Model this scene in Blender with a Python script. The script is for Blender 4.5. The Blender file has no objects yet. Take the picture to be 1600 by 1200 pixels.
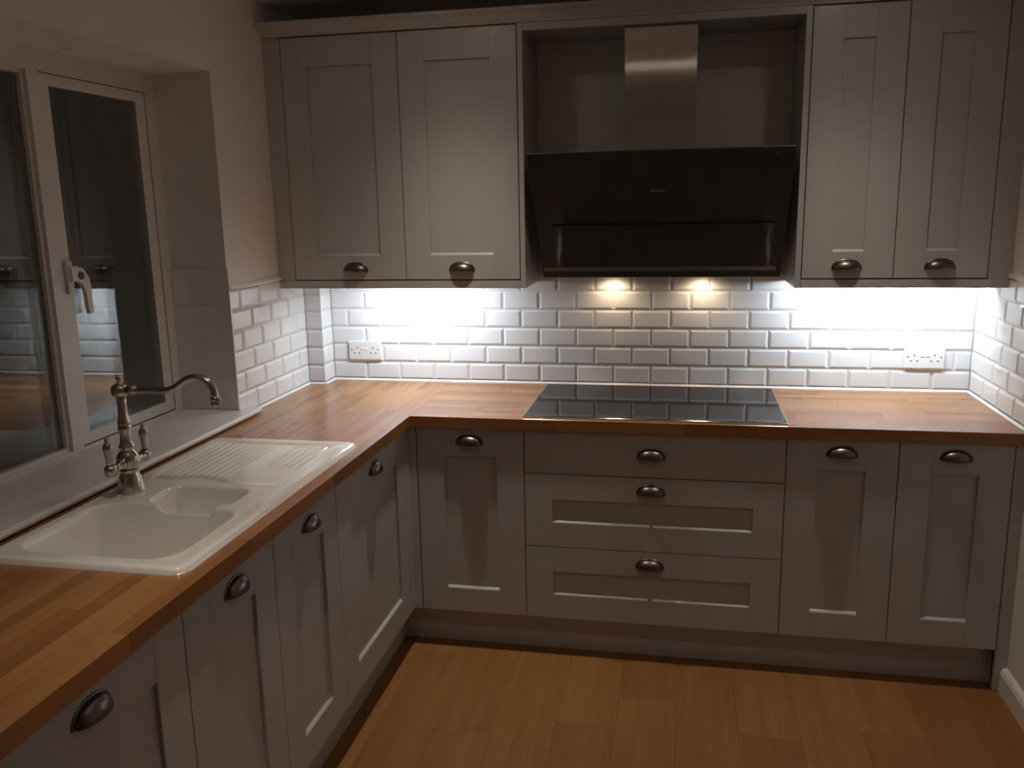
import bpy, bmesh, math, random
from mathutils import Vector, Matrix
random.seed(7)
scene = bpy.context.scene
COL = scene.collection
PI = math.pi

# ------------------------------------------------------------------ camera
cam_data = bpy.data.cameras.new('camera')
cam = bpy.data.objects.new('camera', cam_data)
COL.objects.link(cam)
scene.camera = cam
F_PX = 1349.1
cam_data.sensor_fit = 'HORIZONTAL'
cam_data.sensor_width = 36.0
cam_data.lens = F_PX / 1600 * 36.0
cam_data.clip_start = 0.05
yaw, pitch, roll = -0.1984, -0.2038, -0.0197
fwd = Vector((math.sin(yaw) * math.cos(pitch), math.cos(yaw) * math.cos(pitch), math.sin(pitch)))
rgt = Vector((math.cos(yaw), -math.sin(yaw), 0))
upv = rgt.cross(fwd)
r2 = math.cos(roll) * rgt + math.sin(roll) * upv
u2 = -math.sin(roll) * rgt + math.cos(roll) * upv
M = Matrix((r2, u2, -fwd)).transposed().to_4x4()
M.translation = Vector((1.5879, -3.5483, 1.6514))
cam.matrix_world = M

# ------------------------------------------------------------------ world, exposure, lamp strengths
world = bpy.data.worlds.new('night')
scene.world = world
world.use_nodes = True
world.node_tree.nodes['Background'].inputs[0].default_value = (0.010, 0.009, 0.008, 1)
world.node_tree.nodes['Background'].inputs[1].default_value = 0.3
scene.view_settings.view_transform = 'Standard'
scene.view_settings.look = 'None'
scene.view_settings.gamma = 1
scene.view_settings.use_curve_mapping = False
scene.view_settings.exposure = 0.0
DOWN_W = 12.6                     # each ceiling downlight
DOWN_COL = (1.0, 0.875, 0.73)
LED_L, LED_R = 116.0, 84.0        # emission of the two under-cabinet bars
LED_COL = (0.81, 0.92, 1.02)
HOOD_W = 0.20                    # each hood lamp
HOOD_COL = (1.0, 0.74, 0.48)

# ------------------------------------------------------------------ helpers: objects
def link(o, parent=None, loc=None, rz=0.0):
    COL.objects.link(o)
    if parent is not None:
        o.parent = parent
    if loc is not None:
        o.location = loc
    o.rotation_euler = (0, 0, rz)
    return o

def tag(o, label=None, cat=None, group=None, kind=None):
    if label: o['label'] = label
    if cat: o['category'] = cat
    if group: o['group'] = group
    if kind: o['kind'] = kind
    return o

WL = {}
def thing(name, loc, label, cat, group=None, kind=None):
    o = bpy.data.objects.new(name, None)
    o.empty_display_size = 0.05
    link(o, None, loc)
    WL[o.name] = Vector(loc)
    return tag(o, label, cat, group, kind)

def part(name, mesh, mat, parent=None, loc=(0, 0, 0), rz=0.0, local=False, smooth=False):
    """mesh object; loc in world coordinates unless local"""
    if len(mesh.materials) == 0 and mat is not None:
        mesh.materials.append(mat)
    o = bpy.data.objects.new(name, mesh)
    l = Vector(loc)
    if parent is not None and not local:
        w = l.copy()
        l = l - WL.get(parent.name, Vector())
        link(o, parent, l, rz)
        WL[o.name] = w
    else:
        link(o, parent, l, rz)
        WL[o.name] = Vector(loc)
    if smooth:
        for p in mesh.polygons: p.use_smooth = True
    return o

# ------------------------------------------------------------------ helpers: meshes
def mesh_from(name, verts, faces):
    me = bpy.data.meshes.new(name)
    me.from_pydata([tuple(v) for v in verts], [], faces)
    me.update()
    bm = bmesh.new(); bm.from_mesh(me)
    bmesh.ops.recalc_face_normals(bm, faces=bm.faces)
    bm.to_mesh(me); bm.free()
    return me

class MB:
    """collects shapes into one mesh"""
    def __init__(s): s.v, s.f = [], []
    def add(s, verts, faces):
        n = len(s.v); s.v += [tuple(v) for v in verts]; s.f += [tuple(i + n for i in f) for f in faces]; return s
    def box(s, x0, x1, y0, y1, z0, z1):
        return s.add([(x0,y0,z0),(x1,y0,z0),(x1,y1,z0),(x0,y1,z0),(x0,y0,z1),(x1,y0,z1),(x1,y1,z1),(x0,y1,z1)],
                     [(0,3,2,1),(4,5,6,7),(0,1,5,4),(1,2,6,5),(2,3,7,6),(3,0,4,7)])
    def prism_x(s, prof, x0, x1):      # profile in (y, z)
        n = len(prof)
        vs = [(x0, y, z) for y, z in prof] + [(x1, y, z) for y, z in prof]
        fs = [tuple(range(n)), tuple(range(2*n-1, n-1, -1))] + [(i, (i+1) % n, n+(i+1) % n, n+i) for i in range(n)]
        return s.add(vs, fs)
    def prism_y(s, prof, y0, y1):      # profile in (x, z)
        n = len(prof)
        vs = [(x, y0, z) for x, z in prof] + [(x, y1, z) for x, z in prof]
        fs = [tuple(range(n)), tuple(range(2*n-1, n-1, -1))] + [(i, (i+1) % n, n+(i+1) % n, n+i) for i in range(n)]
        return s.add(vs, fs)
    def lathe(s, prof, n=24, c=(0, 0, 0), axis='z'):
        vs, fs = [], []
        for r, h in prof:
            for k in range(n):
                a = 2*PI*k/n
                p = (r*math.cos(a), r*math.sin(a), h)
                if axis == 'y': p = (p[0], p[2], p[1])
                if axis == 'x': p = (p[2], p[0], p[1])
                vs.append((p[0]+c[0], p[1]+c[1], p[2]+c[2]))
        for i in range(len(prof)-1):
            for k in range(n):
                fs.append((i*n+k, i*n+(k+1) % n, (i+1)*n+(k+1) % n, (i+1)*n+k))
        fs.append(tuple(range(n))); fs.append(tuple(range((len(prof)-1)*n, len(prof)*n)))
        return s.add(vs, fs)
    def tube(s, pts, rad, n=14):
        pts = [Vector(p) for p in pts]
        if not hasattr(rad, '__len__'): rad = [rad]*len(pts)
        vs, fs = [], []
        prev = None
        for i, p in enumerate(pts):
            t = (pts[min(i+1, len(pts)-1)] - pts[max(i-1, 0)]).normalized()
            if prev is None:
                a = Vector((0, 0, 1)) if abs(t.z) < .9 else Vector((1, 0, 0))
                nn = t.cross(a).normalized()
            else:
                nn = (prev - t*prev.dot(t)).normalized()
            prev = nn; b = t.cross(nn)
            for k in range(n):
                a = 2*PI*k/n
                vs.append(p + rad[i]*(math.cos(a)*nn + math.sin(a)*b))
        for i in range(len(pts)-1):
            for k in range(n):
                fs.append((i*n+k, i*n+(k+1) % n, (i+1)*n+(k+1) % n, (i+1)*n+k))
        fs.append(tuple(range(n))); fs.append(tuple(range((len(pts)-1)*n, len(pts)*n)))
        return s.add(vs, fs)
    def mesh(s, name): return mesh_from(name, s.v, s.f)

def box_mesh(name, x0, x1, y0, y1, z0, z1, bevel=0.0, seg=2):
    me = MB().box(x0, x1, y0, y1, z0, z1).mesh(name)
    if bevel > 0:
        bm = bmesh.new(); bm.from_mesh(me)
        bmesh.ops.bevel(bm, geom=bm.edges[:], offset=bevel, segments=seg, profile=0.5, affect='EDGES')
        bm.to_mesh(me); bm.free()
    return me

def sock_in(node, name, val):
    if name in node.inputs: node.inputs[name].default_value = val

# ------------------------------------------------------------------ materials
def mat_base(name, col, rough=0.5, metal=0.0, coat=0.0, spec=0.5):
    m = bpy.data.materials.new(name); m.use_nodes = True
    b = m.node_tree.nodes['Principled BSDF']
    b.inputs['Base Color'].default_value = (*col, 1)
    b.inputs['Roughness'].default_value = rough
    b.inputs['Metallic'].default_value = metal
    sock_in(b, 'Coat Weight', coat); sock_in(b, 'Coat Roughness', 0.08)
    sock_in(b, 'Specular IOR Level', spec)
    return m

def add_noise_variation(m, scale, amount, bump=0.0, bscale=None, stretch=(1, 1, 1)):
    nt = m.node_tree; N = nt.nodes; L = nt.links
    b = N['Principled BSDF']; col = b.inputs['Base Color'].default_value[:]
    tc = N.new('ShaderNodeTexCoord'); mp = N.new('ShaderNodeMapping'); mp.inputs['Scale'].default_value = stretch
    L.new(tc.outputs['Object'], mp.inputs[0])
    nz = N.new('ShaderNodeTexNoise'); nz.inputs['Scale'].default_value = scale; nz.inputs['Detail'].default_value = 4
    L.new(mp.outputs[0], nz.inputs['Vector'])
    mr = N.new('ShaderNodeMapRange'); mr.inputs['To Min'].default_value = 1-amount; mr.inputs['To Max'].default_value = 1+amount
    L.new(nz.outputs['Fac'], mr.inputs['Value'])
    hs = N.new('ShaderNodeHueSaturation'); hs.inputs['Color'].default_value = col
    L.new(mr.outputs[0], hs.inputs['Value']); L.new(hs.outputs[0], b.inputs['Base Color'])
    if bump:
        n2 = N.new('ShaderNodeTexNoise'); n2.inputs['Scale'].default_value = bscale or scale*8; n2.inputs['Detail'].default_value = 3
        L.new(mp.outputs[0], n2.inputs['Vector'])
        bp = N.new('ShaderNodeBump'); bp.inputs['Strength'].default_value = bump; bp.inputs['Distance'].default_value = 0.002
        L.new(n2.outputs['Fac'], bp.inputs['Height']); L.new(bp.outputs[0], b.inputs['Normal'])
    return m

def wood_mat(name, dark, mid, light, rough, grain=1.0, var=0.25):
    """grain runs along local X; each piece takes its own tone"""
    m = bpy.data.materials.new(name); m.use_nodes = True
    nt = m.node_tree; N = nt.nodes; L = nt.links; b = N['Principled BSDF']
    tc = N.new('ShaderNodeTexCoord'); oi = N.new('ShaderNodeObjectInfo')
    off = N.new('ShaderNodeVectorMath'); off.operation = 'SCALE'; off.inputs[0].default_value = (37.0, 91.0, 13.0)
    L.new(oi.outputs['Random'], off.inputs['Scale'])
    ad = N.new('ShaderNodeVectorMath'); ad.operation = 'ADD'
    L.new(tc.outputs['Object'], ad.inputs[0]); L.new(off.outputs[0], ad.inputs[1])
    mp = N.new('ShaderNodeMapping'); mp.inputs['Scale'].default_value = (1.4*grain, 26*grain, 26*grain)
    L.new(ad.outputs[0], mp.inputs[0])
    n1 = N.new('ShaderNodeTexNoise'); n1.inputs['Scale'].default_value = 1.6; n1.inputs['Detail'].default_value = 6; n1.inputs['Distortion'].default_value = 0.6
    L.new(mp.outputs[0], n1.inputs['Vector'])
    mp2 = N.new('ShaderNodeMapping'); mp2.inputs['Scale'].default_value = (6*grain, 220*grain, 220*grain)
    L.new(ad.outputs[0], mp2.inputs[0])
    n2 = N.new('ShaderNodeTexNoise'); n2.inputs['Scale'].default_value = 1.5; n2.inputs['Detail'].default_value = 2
    L.new(mp2.outputs[0], n2.inputs['Vector'])
    # value = .55*noise + var*random + fine grain
    wn = N.new('ShaderNodeTexWhiteNoise'); wn.noise_dimensions = '1D'; L.new(oi.outputs['Random'], wn.inputs['W'])
    m1 = N.new('ShaderNodeMath'); m1.operation = 'MULTIPLY'; m1.inputs[1].default_value = 0.45; L.new(n1.outputs['Fac'], m1.inputs[0])
    m2 = N.new('ShaderNodeMath'); m2.operation = 'MULTIPLY_ADD'; m2.inputs[1].default_value = var*2; L.new(wn.outputs['Value'], m2.inputs[0]); L.new(m1.outputs[0], m2.inputs[2])
    m3 = N.new('ShaderNodeMath'); m3.operation = 'MULTIPLY_ADD'; m3.inputs[1].default_value = 0.22; L.new(n2.outputs['Fac'], m3.inputs[0]); L.new(m2.outputs[0], m3.inputs[2])
    m4 = N.new('ShaderNodeMath'); m4.operation = 'SUBTRACT'; m4.inputs[1].default_value = var + 0.11 - 0.275; L.new(m3.outputs[0], m4.inputs[0])
    cr = N.new('ShaderNodeValToRGB')
    e = cr.color_ramp.elements
    e[0].position = 0.15; e[0].color = (*dark, 1); e[1].position = 0.85; e[1].color = (*light, 1)
    k = e.new(0.5); k.color = (*mid, 1)
    L.new(m4.outputs[0], cr.inputs[0]); L.new(cr.outputs[0], b.inputs['Base Color'])
    b.inputs['Roughness'].default_value = rough
    bp = N.new('ShaderNodeBump'); bp.inputs['Strength'].default_value = 0.12; bp.inputs['Distance'].default_value = 0.001
    L.new(n2.outputs['Fac'], bp.inputs['Height']); L.new(bp.outputs[0], b.inputs['Normal'])
    return m

MAT = {}
MAT['paint'] = add_noise_variation(mat_base('cabinet_paint', (0.49, 0.49, 0.48), 0.27), 3.0, 0.03)
MAT['plaster'] = add_noise_variation(mat_base('wall_plaster', (0.78, 0.755, 0.73), 0.8), 4.0, 0.03, 0.1, 120)
MAT['ceiling'] = add_noise_variation(mat_base('ceiling_paint', (0.82, 0.80, 0.77), 0.85), 4.0, 0.02)
MAT['tile'] = add_noise_variation(mat_base('white_glazed_tile', (0.80, 0.80, 0.80), 0.10, coat=0.2), 9.0, 0.02, 0.05, 20)
MAT['grout'] = add_noise_variation(mat_base('white_grout', (0.72, 0.71, 0.70), 0.85), 60.0, 0.05)
MAT['sealant'] = add_noise_variation(mat_base('white_sealant', (0.85, 0.84, 0.82), 0.35), 30.0, 0.02)
MAT['oak'] = wood_mat('oak_worktop', (0.22, 0.09, 0.027), (0.32, 0.140, 0.046), (0.43, 0.210, 0.082), 0.24, var=0.22)
MAT['floor'] = wood_mat('oak_laminate', (0.13, 0.055, 0.015), (0.245, 0.110, 0.034), (0.36, 0.178, 0.061), 0.42, grain=0.55, var=0.06)
MAT['pewter'] = add_noise_variation(mat_base('pewter', (0.17, 0.152, 0.135), 0.33, metal=1.0), 40.0, 0.15)
MAT['nickel'] = add_noise_variation(mat_base('brushed_nickel', (0.50, 0.45, 0.39), 0.24, metal=1.0), 60.0, 0.08)
MAT['ceramic'] = add_noise_variation(mat_base('white_ceramic', (0.92, 0.90, 0.86), 0.12, coat=0.4), 6.0, 0.015)
MAT['upvc'] = add_noise_variation(mat_base('white_upvc', (0.74, 0.71, 0.67), 0.38), 8.0, 0.015)
MAT['board'] = add_noise_variation(mat_base('white_sill_board', (0.76, 0.74, 0.71), 0.35), 8.0, 0.015)
MAT['skirting'] = add_noise_variation(mat_base('white_skirting_paint', (0.78, 0.75, 0.70), 0.45), 8.0, 0.02)
MAT['black_glass'] = add_noise_variation(mat_base('black_glass', (0.055, 0.058, 0.060), 0.08, spec=0.03), 5.0, 0.1)
MAT['hob_glass'] = add_noise_variation(mat_base('hob_glass', (0.012, 0.013, 0.015), 0.05, spec=0.28), 5.0, 0.1)
MAT['dark_metal'] = add_noise_variation(mat_base('dark_metal', (0.06, 0.06, 0.06), 0.5, metal=0.6), 30.0, 0.1)
MAT['strip'] = add_noise_variation(mat_base('grey_metal_strip', (0.16, 0.15, 0.14), 0.5, metal=0.3), 30.0, 0.08)
MAT['chrome'] = add_noise_variation(mat_base('bright_metal_trim', (0.72, 0.70, 0.66), 0.18, metal=1.0), 30.0, 0.05)
MAT['steel'] = add_noise_variation(mat_base('brushed_steel', (0.56, 0.53, 0.48), 0.14, metal=0.85), 3.0, 0.06, 0.35, 3.0, (260, 260, 2))
sock_in(MAT['steel'].node_tree.nodes['Principled BSDF'], 'Anisotropic', 1.0)
_nt = MAT['steel'].node_tree; _tg = _nt.nodes.new('ShaderNodeTangent'); _tg.direction_type = 'RADIAL'; _tg.axis = 'Z'
_nt.links.new(_tg.outputs[0], _nt.nodes['Principled BSDF'].inputs['Tangent'])
MAT['socket'] = add_noise_variation(mat_base('white_plastic', (0.82, 0.82, 0.80), 0.3), 20.0, 0.01)
MAT['dark'] = add_noise_variation(mat_base('dark_void', (0.03, 0.025, 0.025), 0.6), 20.0, 0.1)
MAT['gasket'] = add_noise_variation(mat_base('grey_gasket', (0.08, 0.075, 0.07), 0.6), 20.0, 0.1)
MAT['carcass'] = add_noise_variation(mat_base('carcass_board', (0.46, 0.43, 0.39), 0.5), 10.0, 0.02)
MAT['print'] = add_noise_variation(mat_base('grey_print', (0.17, 0.165, 0.16), 0.4), 20.0, 0.02)

def glass_mat():
    m = bpy.data.materials.new('window_glass'); m.use_nodes = True
    b = m.node_tree.nodes['Principled BSDF']
    b.inputs['Base Color'].default_value = (0.93, 0.96, 0.95, 1); b.inputs['Roughness'].default_value = 0.0
    b.inputs['IOR'].default_value = 1.5; sock_in(b, 'Transmission Weight', 1.0)
    return m
MAT['glass'] = glass_mat()
def emit_mat(name, col, s):
    m = bpy.data.materials.new(name); m.use_nodes = True
    b = m.node_tree.nodes['Principled BSDF']
    b.inputs['Base Color'].default_value = (0.8, 0.8, 0.8, 1)
    b.inputs['Emission Color'].default_value = (*col, 1); b.inputs['Emission Strength'].default_value = s
    return m
MAT['led_l'] = emit_mat('led_diffuser_corner', LED_COL, LED_L)
MAT['led_r'] = emit_mat('led_diffuser', LED_COL, LED_R)
MAT['down_lens'] = emit_mat('downlight_lens', DOWN_COL, 48.0)
MAT['hood_lens'] = emit_mat('hood_lamp_lens', HOOD_COL, 6.0)

# ------------------------------------------------------------------ key dimensions (metres)
XR = 2.677; YF = -4.7; ZC = 2.42         # right wall, wall behind the camera, ceiling
ZT = 0.91                                # worktop top
WX, WY = 0.620, 0.634                    # worktop depth of the two runs
DX, DY = 0.604, 0.620                    # door faces of the two runs
BX, BY = 0.073, 0.108                    # boxed-in corner
YW = 0.32                                # wall cabinet door face
WIN_Y1, WIN_Y0 = -0.717, -2.52           # window opening
WIN_Z0, WIN_Z1 = 0.912, 2.118
REV = -0.225                             # inner face of window frame
SILL = 0.936

# ------------------------------------------------------------------ room shell
def struct(name, me, mat, label=None):
    o = part(name, me, mat); tag(o, label, None, None, 'structure'); return o

floor = struct('floor', box_mesh('floor', -0.3, XR+0.3, YF-0.2, 0.2, -0.06, -0.012), MAT['gasket'])
ceiling = struct('ceiling', box_mesh('ceiling', -0.3, XR+0.3, YF-0.2, 0.2, ZC, ZC+0.08), MAT['ceiling'])
wall_back = struct('wall_back', box_mesh('wall_back', -0.3, XR+0.3, 0.008, 0.2, -0.012, ZC), MAT['plaster'])
wall_right = struct('wall_right', box_mesh('wall_right', XR+0.008, XR+0.3, YF, 0.008, -0.012, ZC), MAT['plaster'])
wall_front = struct('wall_front', box_mesh('wall_front', -0.3, XR+0.3, YF-0.2, YF, -0.012, ZC), MAT['plaster'])
mb = MB()
mb.box(-0.32, -0.008, YF, WIN_Y0, -0.012, ZC)
mb.box(-0.32, -0.008, WIN_Y0, WIN_Y1, -0.012, WIN_Z0)
mb.box(-0.32, -0.008, WIN_Y0, WIN_Y1, WIN_Z1, ZC)
mb.box(-0.32, -0.008, WIN_Y1, 0.008, -0.012, ZC)
wall_left = struct('wall_left', mb.mesh('wall_left'), MAT['plaster'])
wall_corner = struct('wall_corner', box_mesh('wall_corner', -0.008, BX-0.008, -BY+0.008, 0.008, 0.87, 1.372), MAT['plaster'])

# floor planks, each its own board
PW = 0.192
i = 0
x = 0.44
while x < XR:
    w = min(PW, XR + 0.008 - x)
    y = -0.50 - random.random()*1.0
    ends = [-0.50] + [y - 1.22*k for k in range(4)] + [YF]
    ends = sorted(set(e for e in ends if YF <= e <= -0.5), reverse=True)
    for a, b in zip(ends[:-1], ends[1:]):
        if a - b < 0.02: continue
        L_ = a - b
        me = MB().add([(-L_/2+.0002,-w/2+.0002,-.012),(L_/2-.0002,-w/2+.0002,-.012),(L_/2-.0002,w/2-.0002,-.012),(-L_/2+.0002,w/2-.0002,-.012),
                       (-L_/2+.0002,-w/2+.0002,-.0004),(L_/2-.0002,-w/2+.0002,-.0004),(L_/2-.0002,w/2-.0002,-.0004),(-L_/2+.0002,w/2-.0002,-.0004),
                       (-L_/2+.0009,-w/2+.0009,0),(L_/2-.0009,-w/2+.0009,0),(L_/2-.0009,w/2-.0009,0),(-L_/2+.0009,w/2-.0009,0)],
                      [(0,3,2,1),(0,1,5,4),(1,2,6,5),(2,3,7,6),(3,0,4,7),(4,5,9,8),(5,6,10,9),(6,7,11,10),(7,4,8,11),(8,9,10,11)]).mesh('plank')
        part('plank', me, MAT['floor'], floor, (x + w/2, (a+b)/2, 0), PI/2)
    x += PW

# skirting on the right wall
me = MB().prism_y([(XR+0.008, 0.0), (XR-0.012, 0.0), (XR-0.012, 0.068), (XR-0.006, 0.082), (XR+0.002, 0.088), (XR+0.008, 0.088)], YF, -0.585).mesh('baseboard_right')
struct('baseboard_right', me, MAT['skirting'])

# ------------------------------------------------------------------ metro tiles
TW, TH = 0.1545, 0.0772
Z0T = 0.9135
tile_cache = {}
def tile_mesh(w, h, bl, br, bb, bt):
    key = (round(w, 4), round(h, 4), bl, br, bb, bt)
    if key in tile_cache: return tile_cache[key]
    b = 0.0095
    x0, x1, z0, z1 = 0, w, 0, h
    e = 0.0045
    xi0, xi1 = (b if bl else 0.0012), w - (b if br else 0.0012)
    zi0, zi1 = (b if bb else 0.0012), h - (b if bt else 0.0012)
    if xi1 - xi0 < 0.002: xi0, xi1 = w*0.4, w*0.6
    vs = [(x0,.007,z0),(x1,.007,z0),(x1,.007,z1),(x0,.007,z1),
          (x0,e if (bl or bb) else .001,z0),(x1,e if (br or bb) else .001,z0),(x1,e if (br or bt) else .001,z1),(x0,e if (bl or bt) else .001,z1),
          (xi0,0,zi0),(xi1,0,zi0),(xi1,0,zi1),(xi0,0,zi1)]
    fs = [(0,3,2,1),(0,1,5,4),(1,2,6,5),(2,3,7,6),(3,0,4,7),(4,5,9,8),(5,6,10,9),(6,7,11,10),(7,4,8,11),(8,9,10,11)]
    me = mesh_from('tile', vs, fs); me.materials.append(MAT['tile'])
    tile_cache[key] = me
    return me

def tile_run(parent, rows, s0, s1, off_even, off_odd, place):
    """s runs along the wall; place(s, z) -> (loc, rz) for the tile's lower corner with local x along +s"""
    g = 0.0026
    for k in range(rows):
        z = Z0T + k*TH
        off = off_odd if k % 2 else off_even
        n0 = math.floor((s0 - off)/TW)
        s = off + n0*TW
        while s < s1 - 1e-6:
            a, b = max(s, s0), min(s+TW, s1)
            if b - a > 0.008:
                cl, cr = a > s + 1e-6, b < s + TW - 1e-6
                wa = a + (0.0 if cl else g/2); wb = b - (0.0 if cr else g/2)
                loc, rz = place(wa, z + g/2)
                part('tile', tile_mesh(wb-wa, TH-g, not cl, not cr, True, True), None, parent, loc, rz)
            s += TW

# grout beds
zt = Z0T + 6*TH
part('grout', box_mesh('grout', BX-0.006, XR+0.006, 0.006, 0.008, 0.9, zt), MAT['grout'], wall_back)
part('grout', box_mesh('grout', -0.008, -0.006, WIN_Y1, -BY+0.006, 0.9, zt), MAT['grout'], wall_left)
part('grout', box_mesh('grout', XR+0.006, XR+0.008, -0.66, 0.006, 0.9, zt), MAT['grout'], wall_right)
mbg = MB().box(-0.006, BX-0.006, -BY+0.006, -BY+0.008, 0.9, zt).box(BX-0.008, BX-0.006, -BY+0.008, 0.006, 0.9, zt)
part('grout', mbg.mesh('grout'), MAT['grout'], wall_corner)
# tiles: back wall, left wall, right wall, boxed corner
tile_run(wall_back, 6, BX+0.001, XR-0.001, 0.842, 0.919, lambda s, z: ((s, 0, z), 0))
tile_run(wall_left, 6, WIN_Y1, -BY-0.001, -0.572, -0.652, lambda s, z: ((0, s, z), PI/2))
# right wall faces -X: local x runs along -Y, so s = -y
tile_run(wall_right, 6, 0.001, 0.66, 0.312, 0.393, lambda s, z: ((XR, -s, z), -PI/2))
tile_run(wall_corner, 6, 0.001, BX-0.0005, -0.04, -0.04, lambda s, z: ((s, -BY, z), 0))
tile_run(wall_corner, 6, -BY+0.0005, -0.001, -BY-0.03, -BY-0.03, lambda s, z: ((BX, s, z), PI/2))
# trim strip finishing the tiles on the side walls
part('tile_trim', MB().prism_y([(-0.008, zt), (0.003, zt), (0.004, zt+0.004), (-0.001, zt+0.014), (-0.008, zt+0.016)], WIN_Y1, -YW+0.003).mesh('tile_trim'), MAT['sealant'], wall_left)
part('tile_trim', MB().prism_y([(XR+0.008, zt), (XR-0.003, zt), (XR-0.004, zt+0.004), (XR+0.001, zt+0.014), (XR+0.008, zt+0.016)], -0.66, -YW+0.003).mesh('tile_trim'), MAT['sealant'], wall_right)
# flat tiles in the window reveal
for k in range(4):
    z0 = SILL + 0.001 + k*0.129
    z1 = z0 + 0.1284
    part('reveal_tile', box_mesh('reveal_tile', REV+0.001, 0.0, WIN_Y1-0.007, WIN_Y1, z0, z1, 0.0004, 1), MAT['tile'], wall_left)
# sealant bead along the worktop
sb = 0.007
part('sealant', MB().prism_x([(0.0, ZT), (-sb, ZT), (0.0, ZT+sb)], BX, XR).mesh('sealant'), MAT['sealant'], wall_back)
part('sealant', MB().prism_y([(0.0, ZT), (sb, ZT), (0.0, ZT+sb)], -0.66, -BY).mesh('sealant'), MAT['sealant'], wall_left)
part('sealant', MB().prism_y([(XR, ZT), (XR-sb, ZT), (XR, ZT+sb)], -WY, 0).mesh('sealant'), MAT['sealant'], wall_right)
mbs = MB().prism_x([(-BY, ZT), (-BY-sb, ZT), (-BY, ZT+sb)], 0, BX).prism_y([(BX, ZT), (BX+sb, ZT), (BX, ZT+sb)], -BY, 0)
part('sealant', mbs.mesh('sealant'), MAT['sealant'], wall_corner)

# ------------------------------------------------------------------ window
win = thing('window_1', (REV-0.03, (WIN_Y0+WIN_Y1)/2, WIN_Z0), None, None, None, 'structure')
fx0, fx1 = REV-0.07, REV
def rect_frame(mb, x0, x1, y0, y1, z0, z1, wl, wr, wb, wt):
    mb.box(x0, x1, y0, y1, z0, z0+wb); mb.box(x0, x1, y0, y1, z1-wt, z1)
    mb.box(x0, x1, y0, y0+wl, z0+wb, z1-wt); mb.box(x0, x1, y1-wr, y1, z0+wb, z1-wt)
    return mb
fz0, fz1 = WIN_Z0, WIN_Z1
MY0, MY1 = -1.322, -1.275       # mullion
mb = MB()
mb.box(fx0, fx1, WIN_Y0, WIN_Y1, fz0, 0.944); mb.box(fx0, fx1, WIN_Y0, WIN_Y1, 2.052, fz1)
mb.box(fx0, fx1, WIN_Y0, WIN_Y0+0.05, 0.944, 2.052); mb.box(fx0, fx1, -0.772, WIN_Y1, 0.944, 2.052)
mb.box(fx0, fx1, MY0, MY1, 0.944, 2.052); mb.box(fx0, fx1, -1.93, -1.88, 0.944, 2.052)
part('frame', mb.mesh('frame'), MAT['upvc'], win)
# glazing bead of the fixed light
me = rect_frame(MB(), REV-0.045, REV-0.012, -1.88, MY0, 0.944, 2.052, .012, .012, .012, .012).mesh('glazing_bead')
part('glazing_bead', me, MAT['upvc'], win)
def double_pane(parent, x, y0, y1, z0, z1):
    for dx in (0, -0.020):
        part('pane', box_mesh('pane', x+dx-0.002, x+dx+0.002, y0, y1, z0, z1), MAT['glass'], parent)
double_pane(win, REV-0.028, -1.868, MY0-0.012, 0.956, 2.040)
double_pane(win, REV-0.028, WIN_Y0+0.05, -1.93, 0.944, 2.052)
# opening casement
cx0, cx1 = REV-0.045, REV-0.001
me = rect_frame(MB(), cx0, cx1, -1.2745, -0.778, 0.9495, 2.049, .036, .050, .036, .033).mesh('casement')
bm = bmesh.new(); bm.from_mesh(me); bm.to_mesh(me); bm.free()
case = part('casement', me, MAT['upvc'], win)
part('gasket', rect_frame(MB(), cx0-0.002, REV-0.006, -1.2748, -0.7722, 0.9442, 2.0518, .0003, .0056, .0050, .0028).mesh('gasket'), MAT['gasket'], case)
for dx in (0, -0.020):
    part('pane', box_mesh('pane', REV-0.008+dx, REV-0.004+dx, -1.240, -0.826, 0.984, 2.017), MAT['glass'], case)
# casement handle: plate, cranked lever, round lock
hx = cx1
hnd = thing('window_handle_base', (hx, -1.256, 1.47), None, None)
hnd.name = 'casement_handle'; hnd.parent = win; hnd.location = Vector((hx, -1.256, 1.47)) - WL[win.name]
WL[hnd.name] = Vector((hx, -1.256, 1.47))
part('plate', box_mesh('plate', 0, 0.012, -0.012, 0.013, -0.055, 0.045, 0.003), MAT['upvc'], hnd, (0, 0, 0), local=True)
def ribbon(pts, wid, th, x0):
    """flat lever in the YZ plane: centre line pts (y,z), half widths, extruded along x"""
    n = len(pts); L_, R_ = [], []
    for i, p in enumerate(pts):
        a = pts[max(i-1, 0)]; c = pts[min(i+1, n-1)]
        t = Vector((c[0]-a[0], c[1]-a[1])).normalized(); nn = Vector((-t.y, t.x))
        L_.append((p[0]+nn.x*wid[i], p[1]+nn.y*wid[i])); R_.append((p[0]-nn.x*wid[i], p[1]-nn.y*wid[i]))
    vs, fs = [], []
    for i in range(n):
        vs += [(x0, *L_[i]), (x0+th, *L_[i]), (x0+th, *R_[i]), (x0, *R_[i])]
    for i in range(n-1):
        for k in range(4):
            fs.append((4*i+k, 4*i+(k+1) % 4, 4*(i+1)+(k+1) % 4, 4*(i+1)+k))
    fs += [(0, 1, 2, 3), (4*n-4, 4*n-3, 4*n-2, 4*n-1)]
    return mesh_from('lever', vs, fs)
lev = part('lever', ribbon([(-0.008, 0.005), (0.012, 0.006), (0.032, 0.000), (0.050, -0.018), (0.058, -0.045), (0.058, -0.075), (0.060, -0.105), (0.063, -0.118)],
                           [0.020, 0.023, 0.022, 0.018, 0.013, 0.010, 0.0095, 0.007], 0.014, 0.010), MAT['upvc'], hnd, local=True)
part('lock', MB().lathe([(0.0115, 0), (0.0115, 0.003), (0.008, 0.004), (0.0, 0.004)], 16, (0.024, 0.030, -0.001), 'x').mesh('lock'), MAT['dark_metal'], hnd, local=True)

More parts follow.
